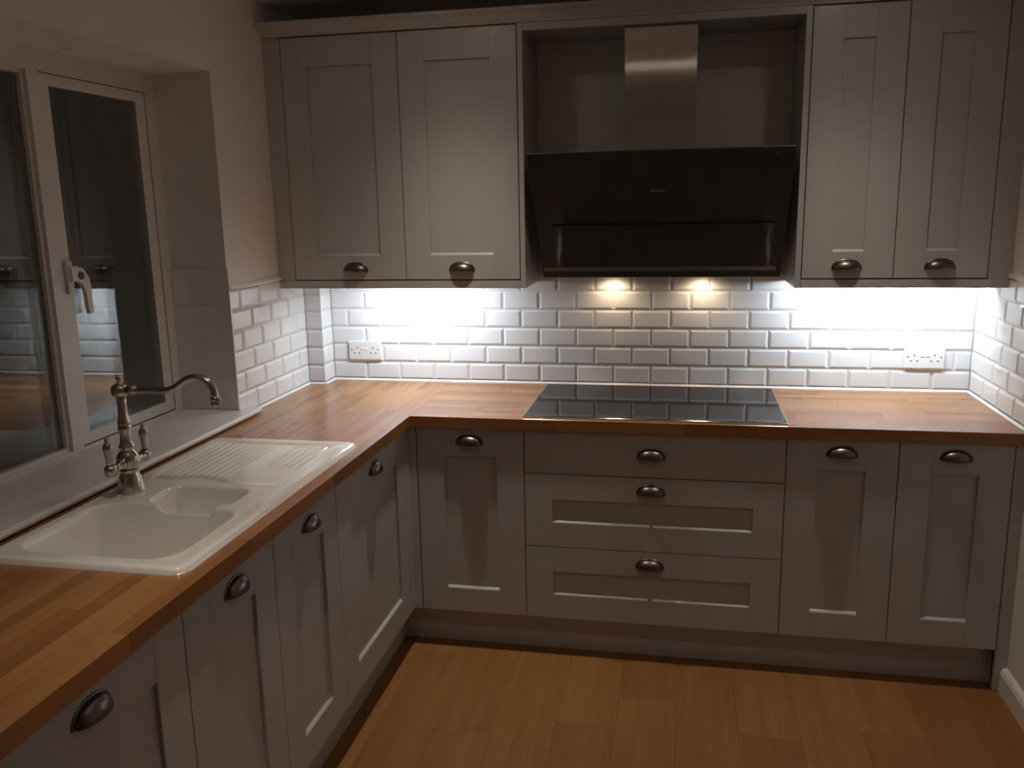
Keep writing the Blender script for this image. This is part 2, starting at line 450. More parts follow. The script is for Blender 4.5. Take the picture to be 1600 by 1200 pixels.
# sill board with rounded nose, running a little past the opening
prof = [(REV, SILL-0.022)]
prof += [(0.046 + 0.011*math.cos(a), SILL-0.011 + 0.011*math.sin(a)) for a in [(-PI/2 + PI*k/8) for k in range(9)]] + [(REV, SILL)]
mb = MB().prism_y(prof, WIN_Y0+0.001, WIN_Y1-0.008)
profn = [(0.001, SILL-0.022)] + prof[1:-1] + [(0.001, SILL)]
mb.prism_y(profn, WIN_Y1-0.008, -0.660)
sill = struct('trim_1', mb.mesh('window_sill'), MAT['board'])
# small curtain hook plate in the soffit of the reveal
hk = part('ceiling_hook', MB().lathe([(0.014, 0), (0.014, -0.0015), (0.010, -0.004), (0.005, -0.0055), (0.0, -0.006)], 16).mesh('ceiling_hook'), MAT['chrome'], None, (-0.162, -1.218, WIN_Z1))
tag(hk, 'small shiny metal fixing on the underside of the window recess', 'fixing')

# ------------------------------------------------------------------ worktops of oak staves
SWX = WX/16
CUT = (3*SWX, 14*SWX, -2.012, -1.062)       # sink cut-out
wt_left = thing('worktop', (WX/2, -1.4, 0.87), 'oak block worktop under the window holding the white sink', 'worktop', 'oak worktops')
wt_back = thing('worktop', (1.65, -WY/2, 0.87), 'oak block worktop along the tiled wall holding the black hob', 'worktop', 'oak worktops')
def stave(parent, loc, L_, w, rz):
    c = 0.0005
    h = 0.04
    vs = [(-L_/2,-w/2,0),(L_/2,-w/2,0),(L_/2,w/2,0),(-L_/2,w/2,0),(-L_/2,-w/2,h-c),(L_/2,-w/2,h-c),(L_/2,w/2,h-c),(-L_/2,w/2,h-c),
          (-L_/2+c,-w/2+c,h),(L_/2-c,-w/2+c,h),(L_/2-c,w/2-c,h),(-L_/2+c,w/2-c,h)]
    fs = [(0,3,2,1),(0,1,5,4),(1,2,6,5),(2,3,7,6),(3,0,4,7),(4,5,9,8),(5,6,10,9),(6,7,11,10),(7,4,8,11),(8,9,10,11)]
    part('stave', mesh_from('stave', vs, fs), MAT['oak'], parent, loc, rz)
def split(a, b, lo, hi):
    cuts = [a]; p = a + random.uniform(0.1, hi)
    while p < b - 0.08:
        cuts.append(p); p += random.uniform(lo, hi)
    return list(zip(cuts, cuts[1:] + [b]))
for r in range(16):
    x0 = r*SWX; xc = x0 + SWX/2
    top = -BY if x0 < BX else 0.0
    for a, b in split(-2.74, top, 0.28, 0.62):
        segs = [(a, b)]
        if CUT[0]-1e-6 <= x0 < CUT[1]-1e-6:
            segs = []
            if a < CUT[2]: segs.append((a, min(b, CUT[2])))
            if b > CUT[3]: segs.append((max(a, CUT[3]), b))
        for (p, q) in segs:
            if q - p > 0.004: stave(wt_left, (xc, (p+q)/2, 0.87), q-p, SWX, PI/2)
SWY = WY/16
for r in range(16):
    yc = -(r+0.5)*SWY
    for a, b in split(WX, XR, 0.28, 0.62):
        stave(wt_back, ((a+b)/2, yc, 0.87), b-a, SWY, 0)

# ------------------------------------------------------------------ doors, drawer fronts, cup handles
def shaker(w, h, stile=0.1, rt=0.105, rb=0.092, t=0.02, rec=0.0095, slab=False):
    """front at y=0 facing -Y; two stiles, two rails, sunk panel, rounded bead on the lower rail"""
    mb = MB()
    def cbox(x0, x1, z0, z1, c=0.0009, cy=0.0009):
        vs = [(x0,t,z0),(x1,t,z0),(x1,t,z1),(x0,t,z1),(x0,cy,z0),(x1,cy,z0),(x1,cy,z1),(x0,cy,z1),(x0+c,0,z0+c),(x1-c,0,z0+c),(x1-c,0,z1-c),(x0+c,0,z1-c)]
        mb.add(vs, [(0,3,2,1),(0,1,5,4),(1,2,6,5),(2,3,7,6),(3,0,4,7),(4,5,9,8),(5,6,10,9),(6,7,11,10),(7,4,8,11),(8,9,10,11)])
    if slab:
        cbox(0, w, 0, h, 0.0015, 0.0015)
        return mb.mesh('door')
    cbox(0, stile, 0, h); cbox(w-stile, w, 0, h)
    cbox(stile, w-stile, 0, rb, 0.0005, 0.0005); cbox(stile, w-stile, h-rt, h)
    mb.box(stile, w-stile, rec, t, rb, h-rt)
    n = 8; e0, e1 = math.radians(28), math.radians(66)
    R_ = rec/(math.cos(e0)-math.cos(e1))
    prof = [(R_*(math.cos(e0)-math.cos(e0+(e1-e0)*k/n)), rb + R_*(math.sin(e0+(e1-e0)*k/n)-math.sin(e0))) for k in range(n+1)]
    prof += [(rec+0.002, prof[-1][1]), (rec+0.002, rb), (0.001, rb)]
    mb.prism_x(prof, stile, w-stile)
    return mb.mesh('door')

def cup_mesh():
    a, d, h = 0.046, 0.026, 0.034
    vs, fs = [], []
    nu, nv = 20, 8
    for shell, s in ((0, 1.0), (1, 0.90)):
        for i in range(nu+1):
            th = PI*i/nu
            for j in range(nv+1):
                ph = (PI/2)*j/nv
                # ph=0 on the door plane outline, ph=90deg is the front lip line (z=0)
                cx = math.cos(th)
                rr = math.sin(th)
                vs.append((a*s*cx, -d*s*rr**0.85*math.sin(ph) - 0.001, h*s*rr**0.8*math.cos(ph)))
    off = (nu+1)*(nv+1)
    for base, flip in ((0, False), (off, True)):
        for i in range(nu):
            for j in range(nv):
                q = (base+i*(nv+1)+j, base+(i+1)*(nv+1)+j, base+(i+1)*(nv+1)+j+1, base+i*(nv+1)+j+1)
                fs.append(q if not flip else q[::-1])
    for i in range(nu):      # join the lips
        p, q = i*(nv+1)+nv, (i+1)*(nv+1)+nv
        fs.append((p, q, off+q, off+p))
    # rim flange on the door plane
    n0 = len(vs)
    for i in range(nu+1):
        th = PI*i/nu
        for k, (ss, yy) in enumerate(((1.0, -0.003), (1.10, -0.0025), (1.12, 0.0))):
            vs.append((a*ss*math.cos(th), yy, (h*ss)*math.sin(th)**0.8 if 0 < i < nu else 0.0))
    for i in range(nu):
        for k in range(2):
            fs.append((n0+3*i+k, n0+3*(i+1)+k, n0+3*(i+1)+k+1, n0+3*i+k+1))
    me = bpy.data.meshes.new('cup_handle'); me.from_pydata(vs, [], fs); me.update()
    bm = bmesh.new(); bm.from_mesh(me); bmesh.ops.remove_doubles(bm, verts=bm.verts, dist=1e-5)
    bmesh.ops.recalc_face_normals(bm, faces=bm.faces); bm.to_mesh(me); bm.free()
    for p in me.polygons: p.use_smooth = True
    me.materials.append(MAT['pewter'])
    return me
CUP = cup_mesh()

def front(name, parent, loc, w, h, rz, hz, slab=False, hx=None, **kw):
    d = part(name, shaker(w, h, slab=slab, **kw), MAT['paint'], parent, loc, rz)
    part('handle', CUP, None, d, (w/2 if hx is None else hx, 0, hz), local=True)
    return d

def carcass(parent, x0, x1, y0, y1, z0, z1, facing):
    """open-topped box of boards"""
    t = 0.018; mb = MB()
    mb.box(x0, x1, y0, y1, z0, z0+t)
    if facing == 'y':
        mb.box(x0, x0+t, y0, y1, z0+t, z1); mb.box(x1-t, x1, y0, y1, z0+t, z1); mb.box(x0+t, x1-t, y1-t, y1, z0+t, z1)
        mb.box(x0+t, x1-t, y0, y0+t, z1-0.03, z1)
    else:
        mb.box(x0, x1, y0, y0+t, z0+t, z1); mb.box(x0, x1, y1-t, y1, z0+t, z1); mb.box(x0, x0+t, y0+t, y1-t, z0+t, z1)
        mb.box(x1-t, x1, y0+t, y1-t, z1-0.03, z1)
    return part('body', mb.mesh('body'), MAT['carcass'], parent)

ZB, ZD = 0.152, 0.866
G = 0.0015
BACKC = -0.03
# --- back run
def base_back(x0, x1, label, nm='base_cabinet'):
    t = thing(nm, ((x0+x1)/2, -0.3, 0.15), label, 'cabinet', 'base cabinets')
    carcass(t, x0, x1, -DY+0.021, BACKC, 0.15, 0.868, 'y')
    return t
X0, X1, X2, X3, X4 = 0.637, 1.0378, 1.9389, 2.2956, 2.6439
t = base_back(X0, X1, 'narrow grey base cabinet in the corner left of the drawers')
front('door', t, (X0+G, -DY, ZB), X1-X0-2*G, ZD-ZB, 0, 0.655)
t = base_back(X1, X2, 'wide grey base cabinet with three drawers below the hob', 'drawer_cabinet')
dz = [(ZB, 0.4306-G, False), (0.4306+G, 0.7075-G, False), (0.7075+G, ZD, True)]
for a, b, slab in dz:
    front('drawer', t, (X1+G, -DY, a), X2-X1-2*G, b-a, 0, (b-a-0.060 if not slab else 0.068), slab, rt=0.094)
t = base_back(X2, X3, 'grey base cabinet with one door just right of the drawers')
front('door', t, (X2+G, -DY, ZB), X3-X2-2*G, ZD-ZB, 0, 0.658)
t = base_back(X3, X4, 'grey base cabinet with one door beside the right wall')
front('door', t, (X3+G, -DY, ZB), X4-X3-2*G, ZD-ZB, 0, 0.658)
f_ = part('filler_panel', box_mesh('filler_panel', X4+0.002, XR+0.0075, -DY+0.002, -DY+0.020, 0.002, 0.868, 0.001, 1), MAT['paint'])
tag(f_, 'slim grey filler strip between the last base door and the right wall', 'panel')
# --- left run (doors face +X)
def base_left(y0, y1, label):
    t = thing('base_cabinet', (0.3, (y0+y1)/2, 0.15), label, 'cabinet', 'base cabinets')
    carcass(t, 0.02, DX-0.021, y0, y1, 0.15, 0.868, 'x')
    return t
YS = [-0.655, -1.2965, -1.6945, -2.0925, -2.69]
t = base_left(YS[1], YS[0], 'wide grey base cabinet in the corner beside the sink drainer')
front('door', t, (DX, YS[1]+G, ZB), YS[0]-YS[1]-2*G, ZD-ZB, PI/2, 0.655)
t = base_left(YS[3], YS[1], 'two-door grey base cabinet below the sink bowls')
front('door', t, (DX, YS[2]+G, ZB), YS[1]-YS[2]-2*G, ZD-ZB, PI/2, 0.655, hx=0.210)
front('door', t, (DX, YS[3]+G, ZB), YS[2]-YS[3]-2*G, ZD-ZB, PI/2, 0.655, hx=0.208)
t = base_left(YS[4], YS[3], 'wide grey base cabinet nearest the camera under the oak worktop')
front('door', t, (DX, YS[4]+G, ZB), YS[3]-YS[4]-2*G, ZD-ZB, PI/2, 0.655, hx=0.31)
ep = part('end_panel', box_mesh('end_panel', 0.02, DX, -2.712, -2.693, 0.002, 0.868, 0.001, 1), MAT['paint'])
tag(ep, 'grey end panel closing the cabinet run under the window', 'panel')
# corner post
mb = MB().box(DX-0.018, DX, YS[0]+0.002, -DY, ZB, ZD).box(DX-0.018, X0-0.002, -DY, -DY+0.018, ZB, ZD)
cp = part('corner_post', mb.mesh('corner_post'), MAT['paint']); tag(cp, 'grey corner post where the two base cabinet runs meet', 'panel')
# plinths
PLX, PLY = 0.543, 0.560
p1 = part('plinth', box_mesh('plinth', PLX-0.016, PLX, -1.290, -PLY, 0.0, 0.149), MAT['paint'])
tag(p1, 'grey plinth board under the left cabinets, length meeting the corner', 'plinth', 'plinth boards')
p2 = part('plinth', box_mesh('plinth', PLX-0.016, PLX, -2.69, -1.2912, 0.0, 0.149), MAT['paint'])
tag(p2, 'grey plinth board under the left cabinets, length nearest the camera', 'plinth', 'plinth boards')
p3 = part('plinth', box_mesh('plinth', PLX+0.0005, XR-0.02, -PLY, -PLY+0.016, 0.0, 0.149), MAT['paint'])
tag(p3, 'long grey plinth board below the drawers along the back', 'plinth', 'plinth boards')

# ------------------------------------------------------------------ wall cabinets
WZB, WZT, PZ = 1.3756, 2.287, 1.3433
A0, A1, A2, A3 = 0.066, 0.5287, 0.9812, 1.0002
B3, B0, B1, B2 = 1.9745, 1.9955, 2.3029, 2.6072
def wall_cab(x0, x1, doors, label, hxs):
    t = thing('wall_cabinet', ((x0+x1)/2, -0.15, WZB), label, 'cabinet', 'wall cabinets')
    part('body', box_mesh('body', x0, x1, -YW+0.022, 0.006, WZB, WZT+0.002), MAT['carcass'], t)
    for (a, b), hh in zip(doors, hxs):
        front('door', t, (a+G, -YW, WZB+0.002), b-a-2*G, WZT-WZB-0.004, 0, 0.030, hx=hh-a-G)
    return t
wc1 = wall_cab(A0, A2-0.002, [(A0, A1), (A1, A2-0.002)], 'two-door grey wall cabinet on the left of the hood', (0.322, 0.752))
wc2 = wall_cab(B0+0.001, B2, [(B0+0.001, B1), (B1, B2)], 'two-door grey wall cabinet on the right of the hood', (2.148, 2.453))
def side_panel(x0, x1, lab):
    o = part('side_panel', box_mesh('side_panel', x0, x1, -YW, 0.006, PZ, WZT+0.003, 0.001, 1), MAT['paint'])
    tag(o, lab, 'panel', 'hood side panels'); return o
side_panel(A2, A3, 'grey side panel left of the hood on the wall cabinet')
side_panel(B3, B0-0.001, 'grey side panel right of the hood on the wall cabinet')
def upright(x0, x1, lab):
    zs = zt + 0.017      # scribed round the tiles below, up to the plaster above
    xa, xb = (x0-0.0085 if x0 < 0.1 else x0), (x1+0.0085 if x1 > 2 else x1)
    o = part('filler_panel', MB().box(x0, x1, -YW+0.004, -YW+0.022, PZ+0.001, zs).box(xa, xb, -YW+0.004, -YW+0.022, zs, WZT+0.003).mesh('filler_panel'), MAT['paint'])
    tag(o, lab, 'panel'); return o
upright(0.001, A0-0.002, 'upright grey filler strip between the left wall and the wall cabinet')
upright(B2+0.002, XR-0.001, 'upright grey filler strip between the right wall and the wall cabinet')
def pelmet(x0, x1, lab):
    o = part('light_pelmet', MB().box(x0, x1, -YW-0.001, -YW+0.0235, PZ, WZB-0.003).box(x0, x1, -YW+0.0225, -YW+0.032, PZ, WZB-0.0003).mesh('light_pelmet'), MAT['paint'])
    tag(o, lab, 'pelmet', 'light pelmets'); return o
pelmet(0.001, A2-0.0005, 'grey light pelmet under the wall cabinet left of the hood')
pelmet(B0, XR-0.001, 'grey light pelmet under the wall cabinet right of the hood')
# bridging fascia and top panel over the hood
fa = part('hood_fascia', MB().box(A3+0.0005, B3-0.0005, -YW, -YW+0.018, 2.264, WZT+0.003).box(A3+0.0005, B3-0.0005, -YW+0.018, 0.006, 2.272, WZT+0.003).mesh('hood_fascia'), MAT['paint'])
tag(fa, 'grey bridging panel above the hood between the wall cabinets', 'panel')
zc0 = WZT + 0.004
cprof = [(-YW+0.02, zc0), (-YW-0.004, zc0), (-YW-0.006, zc0+0.008), (-YW-0.030, zc0+0.026), (-YW-0.048, zc0+0.036), (-YW-0.050, zc0+0.046), (-YW+0.02, zc0+0.046)]
co = part('cornice', MB().prism_x(cprof, -0.0075, XR+0.0075).mesh('cornice'), MAT['paint'])
tag(co, 'grey cornice moulding running along the top of the wall cabinets', 'cornice')

# under-cabinet light bars
def led_bar(x0, x1, y, tilt, mat, lab):
    t = thing('light_bar', ((x0+x1)/2, y, 1.355), lab, 'light', 'under-cabinet light bars')
    # corner profile: the lens faces down and towards the tiles
    ta = math.radians(tilt); n_ = Vector((math.sin(ta), -math.cos(ta))); d_ = Vector((math.cos(ta), math.sin(ta)))
    c_ = Vector((y, WZB-0.0175)); h_ = 0.0150
    P = [c_-d_*h_, c_+d_*h_]; P[0].y = max(P[0].y, WZB-0.0315)
    part('housing', MB().prism_x([(P[0].x-0.006, WZB), (P[0].x-0.006, P[0].y), (P[0].x, P[0].y), (P[1].x, P[1].y), (P[1].x+0.004, WZB)], x0-0.006, x1+0.006).mesh('housing'), MAT['socket'], t)
    part('diffuser', MB().prism_x([tuple(P[0]+d_*0.0006), tuple(P[0]+d_*0.0006+n_*0.0012), tuple(P[1]-d_*0.0006+n_*0.0012), tuple(P[1]-d_*0.0006)], x0, x1).mesh('diffuser'), mat, t)
led_bar(0.32, 0.72, -0.20, 15, MAT['led_l'], 'white light bar glowing under the wall cabinet left of the hood')
led_bar(2.05, 2.60, -0.17, 38, MAT['led_r'], 'white light bar glowing under the wall cabinet right of the hood')

# ------------------------------------------------------------------ extractor hood
HA, HB = Vector((0, -0.160, 1.370)), Vector((0, -0.500, 1.824))
hs_ = HB - HA; hl = hs_.length; hd = hs_/hl                     # up the glass
hn = Vector((0, -hd.z, hd.y)) if hd.y < 0 else Vector((0, -hd.z, -hd.y))
hn = Vector((0, -hd.z, hd.y))                                   # outward (towards the room, down)
hood = thing('extractor_hood', (1.49, -0.2, 1.37), 'angled black glass extractor hood with steel chimney above the hob', 'extractor hood')
def slab_on_glass(name, x0, x1, s0, s1, t0, t1, mat, parent, bev=0.0):
    """plate lying on the tilted hood glass; s up the slope 0..1, t outwards in metres"""
    vs = []
    for t in (t0, t1):
        for (x, s) in ((x0, s0), (x1, s0), (x1, s1), (x0, s1)):
            p = HA + hs_*s + hn*t; vs.append((x, p.y, p.z))
    me = mesh_from(name, vs, [(0,3,2,1),(4,5,6,7),(0,1,5,4),(1,2,6,5),(2,3,7,6),(3,0,4,7)])
    if bev:
        bm = bmesh.new(); bm.from_mesh(me); bmesh.ops.bevel(bm, geom=bm.edges[:], offset=bev, segments=2, profile=.5, affect='EDGES'); bm.to_mesh(me); bm.free()
    return part(name, me, mat, parent)
glass = slab_on_glass('glass_front', 1.043, 1.941, 0.0, 1.0, -0.006, 0.0, MAT['black_glass'], hood, 0.0008)
flap = slab_on_glass('glass_flap', 1.103, 1.895, 0.105, 0.452, 0.0, 0.006, MAT['black_glass'], hood, 0.0005)
slab_on_glass('edge_strip', 1.8945, 1.8965, 0.105, 0.452, 0.0, 0.0062, MAT['strip'], hood)
slab_on_glass('edge_strip', 1.1015, 1.1035, 0.105, 0.452, 0.0, 0.0062, MAT['dark_metal'], hood)
slab_on_glass('edge_strip', 1.103, 1.895, 0.4515, 0.456, 0.0, 0.0066, MAT['dark_metal'], hood)
slab_on_glass('lower_strip', 1.050, 1.921, 0.060, 0.098, 0.0, 0.003, MAT['strip'], hood, 0.0008)
bprof = [(0.006, 1.371), (-0.150, 1.371), (-0.158, 1.380), (-0.485, 1.817), (-0.36, 1.822), (0.006, 1.822)]
part('housing', MB().prism_x(bprof, 1.065, 1.919).mesh('housing'), MAT['dark_metal'], hood)
part('chimney', box_mesh('chimney', 1.364, 1.619, -0.285, 0.006, 1.822, 2.268, 0.002, 2), MAT['steel'], hood)
# tiny printed marks on the glass
x = 1.467
for w, hgt in ((0.010, 0.020), (0.009, 0.016), (0.010, 0.016), (0.010, 0.016)):
    q = slab_on_glass('control_mark', x, x+w, 0.700, 0.700+hgt, 0.0, 0.0006, MAT['print'], hood); x += w+0.003
slab_on_glass('control_mark', 1.609, 1.6125, 0.652, 0.660, 0.0, 0.0006, MAT['chrome'], hood)
mbk = MB(); c0 = HA + hs_*0.955
ring = []
for k in range(20):
    a = 2*PI*k/20
    for rr, tt in ((0.009, 0.0005), (0.006, 0.0005)):
        p = HA + hs_*0.958 + hd*(0.5*rr*math.sin(a)) + hn*tt
        ring.append((1.885 + rr*math.cos(a), p.y, p.z))
part('logo_mark', mesh_from('logo_mark', ring, [(2*k, 2*((k+1) % 20), 2*((k+1) % 20)+1, 2*k+1) for k in range(20)]), MAT['print'], hood)
# hood lamps
for lx in (1.307, 1.659):
    lp = part('lamp', MB().lathe([(0.032, 1.371), (0.032, 1.367), (0.026, 1.366), (0.0, 1.366)], 24, (lx, -0.052, 0)).mesh('lamp'), MAT['chrome'], hood)
    part('lamp_lens', MB().lathe([(0.024, 1.366), (0.022, 1.3645), (0.0, 1.364)], 24, (lx, -0.052, 0)).mesh('lamp_lens'), MAT['hood_lens'], lp)
    ld = bpy.data.lights.new('hood_lamp_light', 'SPOT'); ld.energy = HOOD_W*10; ld.color = HOOD_COL
    ld.spot_size = math.radians(168); ld.spot_blend = 0.75; ld.shadow_soft_size = 0.02
    lo = bpy.data.objects.new('hood_lamp_light', ld); link(lo, lp, Vector((lx, -0.052, 1.3625)))
    lo.location = Vector((lx, -0.052, 1.3625)) - WL[lp.name]

# ------------------------------------------------------------------ hob
hob = thing('induction_hob', (1.485, -0.33, ZT), 'wide black glass hob set in the oak worktop below the hood', 'hob')
hx0, hx1, hy0, hy1 = 1.034, 1.941, -0.615, -0.045
part('glass_top', box_mesh('glass_top', hx0+0.004, hx1-0.004, hy0+0.008, hy1-0.003, ZT, ZT+0.006, 0.001, 2), MAT['hob_glass'], hob)
mb = MB()
mb.prism_x([(hy0, ZT), (hy0+0.008, ZT), (hy0+0.008, ZT+0.0066), (hy0+0.003, ZT+0.0055), (hy0, ZT+0.0015)], hx0, hx1)
mb.box(hx0, hx0+0.004, hy0+0.008, hy1, ZT, ZT+0.0066).box(hx1-0.004, hx1, hy0+0.008, hy1, ZT, ZT+0.0066).box(hx0+0.004, hx1-0.004, hy1-0.003, hy1, ZT, ZT+0.0066)
part('trim', mb.mesh('trim'), MAT['chrome'], hob)

# ------------------------------------------------------------------ sink
SX0, SX1, SY0, SY1 = 0.082, 0.580, -2.040, -1.032
sink = thing('sink', ((SX0+SX1)/2, (SY0+SY1)/2, ZT), 'white ceramic one and a half bowl sink with ribbed drainer under the window', 'sink')
def sd_rr(x, y, x0, x1, y0, y1, r):
    qx = abs(x-(x0+x1)/2) - (x1-x0)/2 + r; qy = abs(y-(y0+y1)/2) - (y1-y0)/2 + r
    return math.hypot(max(qx, 0), max(qy, 0)) + min(max(qx, qy), 0) - r
def sst(a, b, v):
    t = min(1, max(0, (v-a)/(b-a))); return t*t*(3-2*t)
def sink_z(x, y):
    d = sd_rr(x, y, SX0, SX1, SY0, SY1, 0.035)
    e = min(1, max(0, -d/0.014))
    z = ZT + 0.0135*math.sqrt(max(0, 1-(1-e)**2))             # rolled rim
    # deck sits a little lower than the rim
    z -= 0.003*sst(0.014, 0.055, -d)
    # drainer field
    dd = sd_rr(x, y, 0.118, 0.520, -1.475, -1.070, 0.035)
    z -= 0.004*sst(0.0, 0.014, -dd)
    in_d = sst(0.010, 0.024, -dd)
    # ribs along Y, left group fans back, right group shorter
    if in_d > 0:
        edge_l = -1.455; lim = 1.0
        u = (x - 0.14)/0.0235
        rib = 0.5+0.5*math.cos(2*PI*u)
        gl = sst(0.02, 0.05, (y+1.46)) if x < 0.34 else sst(0.0, 0.03, (y+1.30+0.9*(x-0.34)*0.2))
        mid = 1.0 - (sst(0.325, 0.335, x)*(1-sst(0.385, 0.395, x)))
        z += 0.0034*rib**1.5*in_d*gl*mid*sst(0.0, 0.02, -1.095-y+0.02)
    # bowls
    m = sd_rr(x, y, 0.125, 0.512, -1.985, -1.672, 0.065)
    h = sd_rr(x, y, 0.236, 0.462, -1.652, -1.518, 0.040)
    zm = 0.175*(sst(-0.006, 0.035, -m)**0.75) + 0.010*sst(0.03, 0.16, -m)
    zh = 0.115*(sst(-0.006, 0.032, -h)**0.75)
    # dip between the two bowls
    dv = sd_rr(x, y, 0.275, 0.440, -1.70, -1.62, 0.02)
    z -= 0.022*sst(-0.006, 0.022, -dv)
    return z - max(zm, zh)
nx, ny = 126, 252
vs, idx = [], {}
for i in range(nx+1):
    for j in range(ny+1):
        x = SX0 + (SX1-SX0)*i/nx; y = SY0 + (SY1-SY0)*j/ny
        d = sd_rr(x, y, SX0, SX1, SY0, SY1, 0.035)
        if d > 0:
            if d > 0.009: continue
            g = Vector((sd_rr(x+1e-4, y, SX0, SX1, SY0, SY1, .035)-d, sd_rr(x, y+1e-4, SX0, SX1, SY0, SY1, .035)-d)).normalized()
            x -= g.x*d; y -= g.y*d
        idx[(i, j)] = len(vs); vs.append((x, y, sink_z(x, y)))
fs = []
for i in range(nx):
    for j in range(ny):
        q = [(i, j), (i+1, j), (i+1, j+1), (i, j+1)]
        q = [idx[k] for k in q if k in idx]
        if len(q) >= 3: fs.append(tuple(q))
me = bpy.data.meshes.new('basin'); me.from_pydata(vs, [], fs); me.update()
for p in me.polygons: p.use_smooth = True
basin = part('basin', me, MAT['ceramic'], sink)
zb = sink_z(0.318, -1.828)
part('drain', MB().lathe([(0.042, zb+0.001), (0.042, zb+0.004), (0.030, zb+0.003), (0.026, zb-0.001), (0.0, zb-0.001)], 28, (0.318, -1.828, 0)).mesh('drain'), MAT['chrome'], sink, smooth=True)
zb = sink_z(0.35, -1.585)
part('drain', MB().lathe([(0.026, zb+0.001), (0.026, zb+0.004), (0.020, zb+0.003), (0.0, zb)], 24, (0.35, -1.585, 0)).mesh('drain'), MAT['chrome'], sink, smooth=True)

# ------------------------------------------------------------------ tap
TX, TY = 0.146, -1.580
TZ = sink_z(TX, TY)
tap = thing('mixer_tap', (TX, TY, TZ), 'brushed nickel swan neck mixer tap with two levers behind the sink', 'tap')
def tl(name, prof, parent=None, off=(0, 0, 0), n=28):
    return part(name, MB().lathe(prof, n, off).mesh(name), MAT['nickel'], parent or tap, (0, 0, 0), local=True, smooth=True)
tl('base', [(0.0, 0.0), (0.033, 0.0), (0.0335, 0.004), (0.032, 0.020), (0.028, 0.042), (0.0235, 0.054), (0.0225, 0.058), (0.024, 0.060), (0.024, 0.063), (0.0, 0.064)])
tl('body', [(0.0, 0.062), (0.021, 0.063), (0.026, 0.072), (0.029, 0.085), (0.028, 0.098), (0.023, 0.108), (0.018, 0.114), (0.0175, 0.120), (0.020, 0.123), (0.0205, 0.127), (0.017, 0.131),
            (0.0145, 0.140), (0.0135, 0.155), (0.0150, 0.168), (0.0172, 0.173), (0.0172, 0.177), (0.0150, 0.180), (0.0158, 0.187), (0.0162, 0.192), (0.0145, 0.197), (0.0120, 0.215), (0.0112, 0.245), (0.0118, 0.262),
            (0.0, 0.263)])
tl('swivel_cap', [(0.0, 0.258), (0.013, 0.259), (0.0205, 0.266), (0.0225, 0.274), (0.0225, 0.284), (0.0195, 0.290), (0.0120, 0.294), (0.0075, 0.296), (0.0055, 0.300), (0.0075, 0.304), (0.0085, 0.310), (0.0065, 0.316), (0.0, 0.318)])
# spout: straight arm, then a swan curve, then nozzle
sp = [(0.016, 0.279), (0.06, 0.279), (0.105, 0.279), (0.135, 0.280), (0.158, 0.287), (0.178, 0.300), (0.198, 0.3115), (0.220, 0.3165), (0.242, 0.312), (0.259, 0.299), (0.268, 0.281), (0.271, 0.264)]
fine = []
for i in range(len(sp)-1):
    p0 = sp[max(i-1, 0)]; p1 = sp[i]; p2 = sp[i+1]; p3 = sp[min(i+2, len(sp)-1)]
    for k in range(4):
        t_ = k/4
        fine.append(tuple(0.5*((2*p1[c]) + (-p0[c]+p2[c])*t_ + (2*p0[c]-5*p1[c]+4*p2[c]-p3[c])*t_*t_ + (-p0[c]+3*p1[c]-3*p2[c]+p3[c])*t_**3) for c in (0, 1)))
fine.append(sp[-1])
spout = part('spout', MB().tube([(p[0], 0, p[1]) for p in fine], [0.0105 - 0.0015*min(1, p[0]/0.1) for p in fine], 18).mesh('spout'), MAT['nickel'], tap, local=True, smooth=True)
part('collar', MB().lathe([(0.0, 0.022), (0.0120, 0.022), (0.0120, 0.028), (0.0142, 0.031), (0.0142, 0.037), (0.0118, 0.042), (0.0105, 0.05), (0.0, 0.05)], 20, (0, 0, 0.279), 'x').mesh('collar'), MAT['nickel'], spout, local=True, smooth=True)
part('nozzle', MB().lathe([(0.0, 0.268), (0.0105, 0.268), (0.0125, 0.263), (0.0125, 0.259), (0.0108, 0.256), (0.0125, 0.250), (0.0120, 0.243), (0.0085, 0.241), (0.0, 0.241)], 20, (0.2712, 0, 0)).mesh('nozzle'), MAT['nickel'], spout, local=True, smooth=True)
for s in (-1, 1):
    arm = part('lever_arm', MB().tube([(0, s*0.020, 0.085), (0, s*0.034, 0.083), (0, s*0.040, 0.082), (0, s*0.052, 0.080), (0, s*0.064, 0.080)], [0.0170, 0.0150, 0.0110, 0.0110, 0.0140], 18).mesh('lever_arm'), MAT['nickel'], tap, local=True, smooth=True)
    part('lever_ball', MB().lathe([(0.0, 0.062), (0.010, 0.065), (0.0150, 0.073), (0.0162, 0.080), (0.0150, 0.088), (0.0110, 0.094), (0.0, 0.095)], 20, (0, s*0.074, 0)).mesh('lever_ball'), MAT['nickel'], arm, local=True, smooth=True)
    part('lever', MB().lathe([(0.0, 0.090), (0.0080, 0.091), (0.0078, 0.105), (0.0090, 0.118), (0.0112, 0.132), (0.0122, 0.141), (0.0110, 0.149), (0.0065, 0.154), (0.0050, 0.157), (0.0062, 0.161), (0.0055, 0.166), (0.0, 0.168)], 20, (0, s*0.076, 0)).mesh('lever'), MAT['nickel'], arm, local=True, smooth=True)

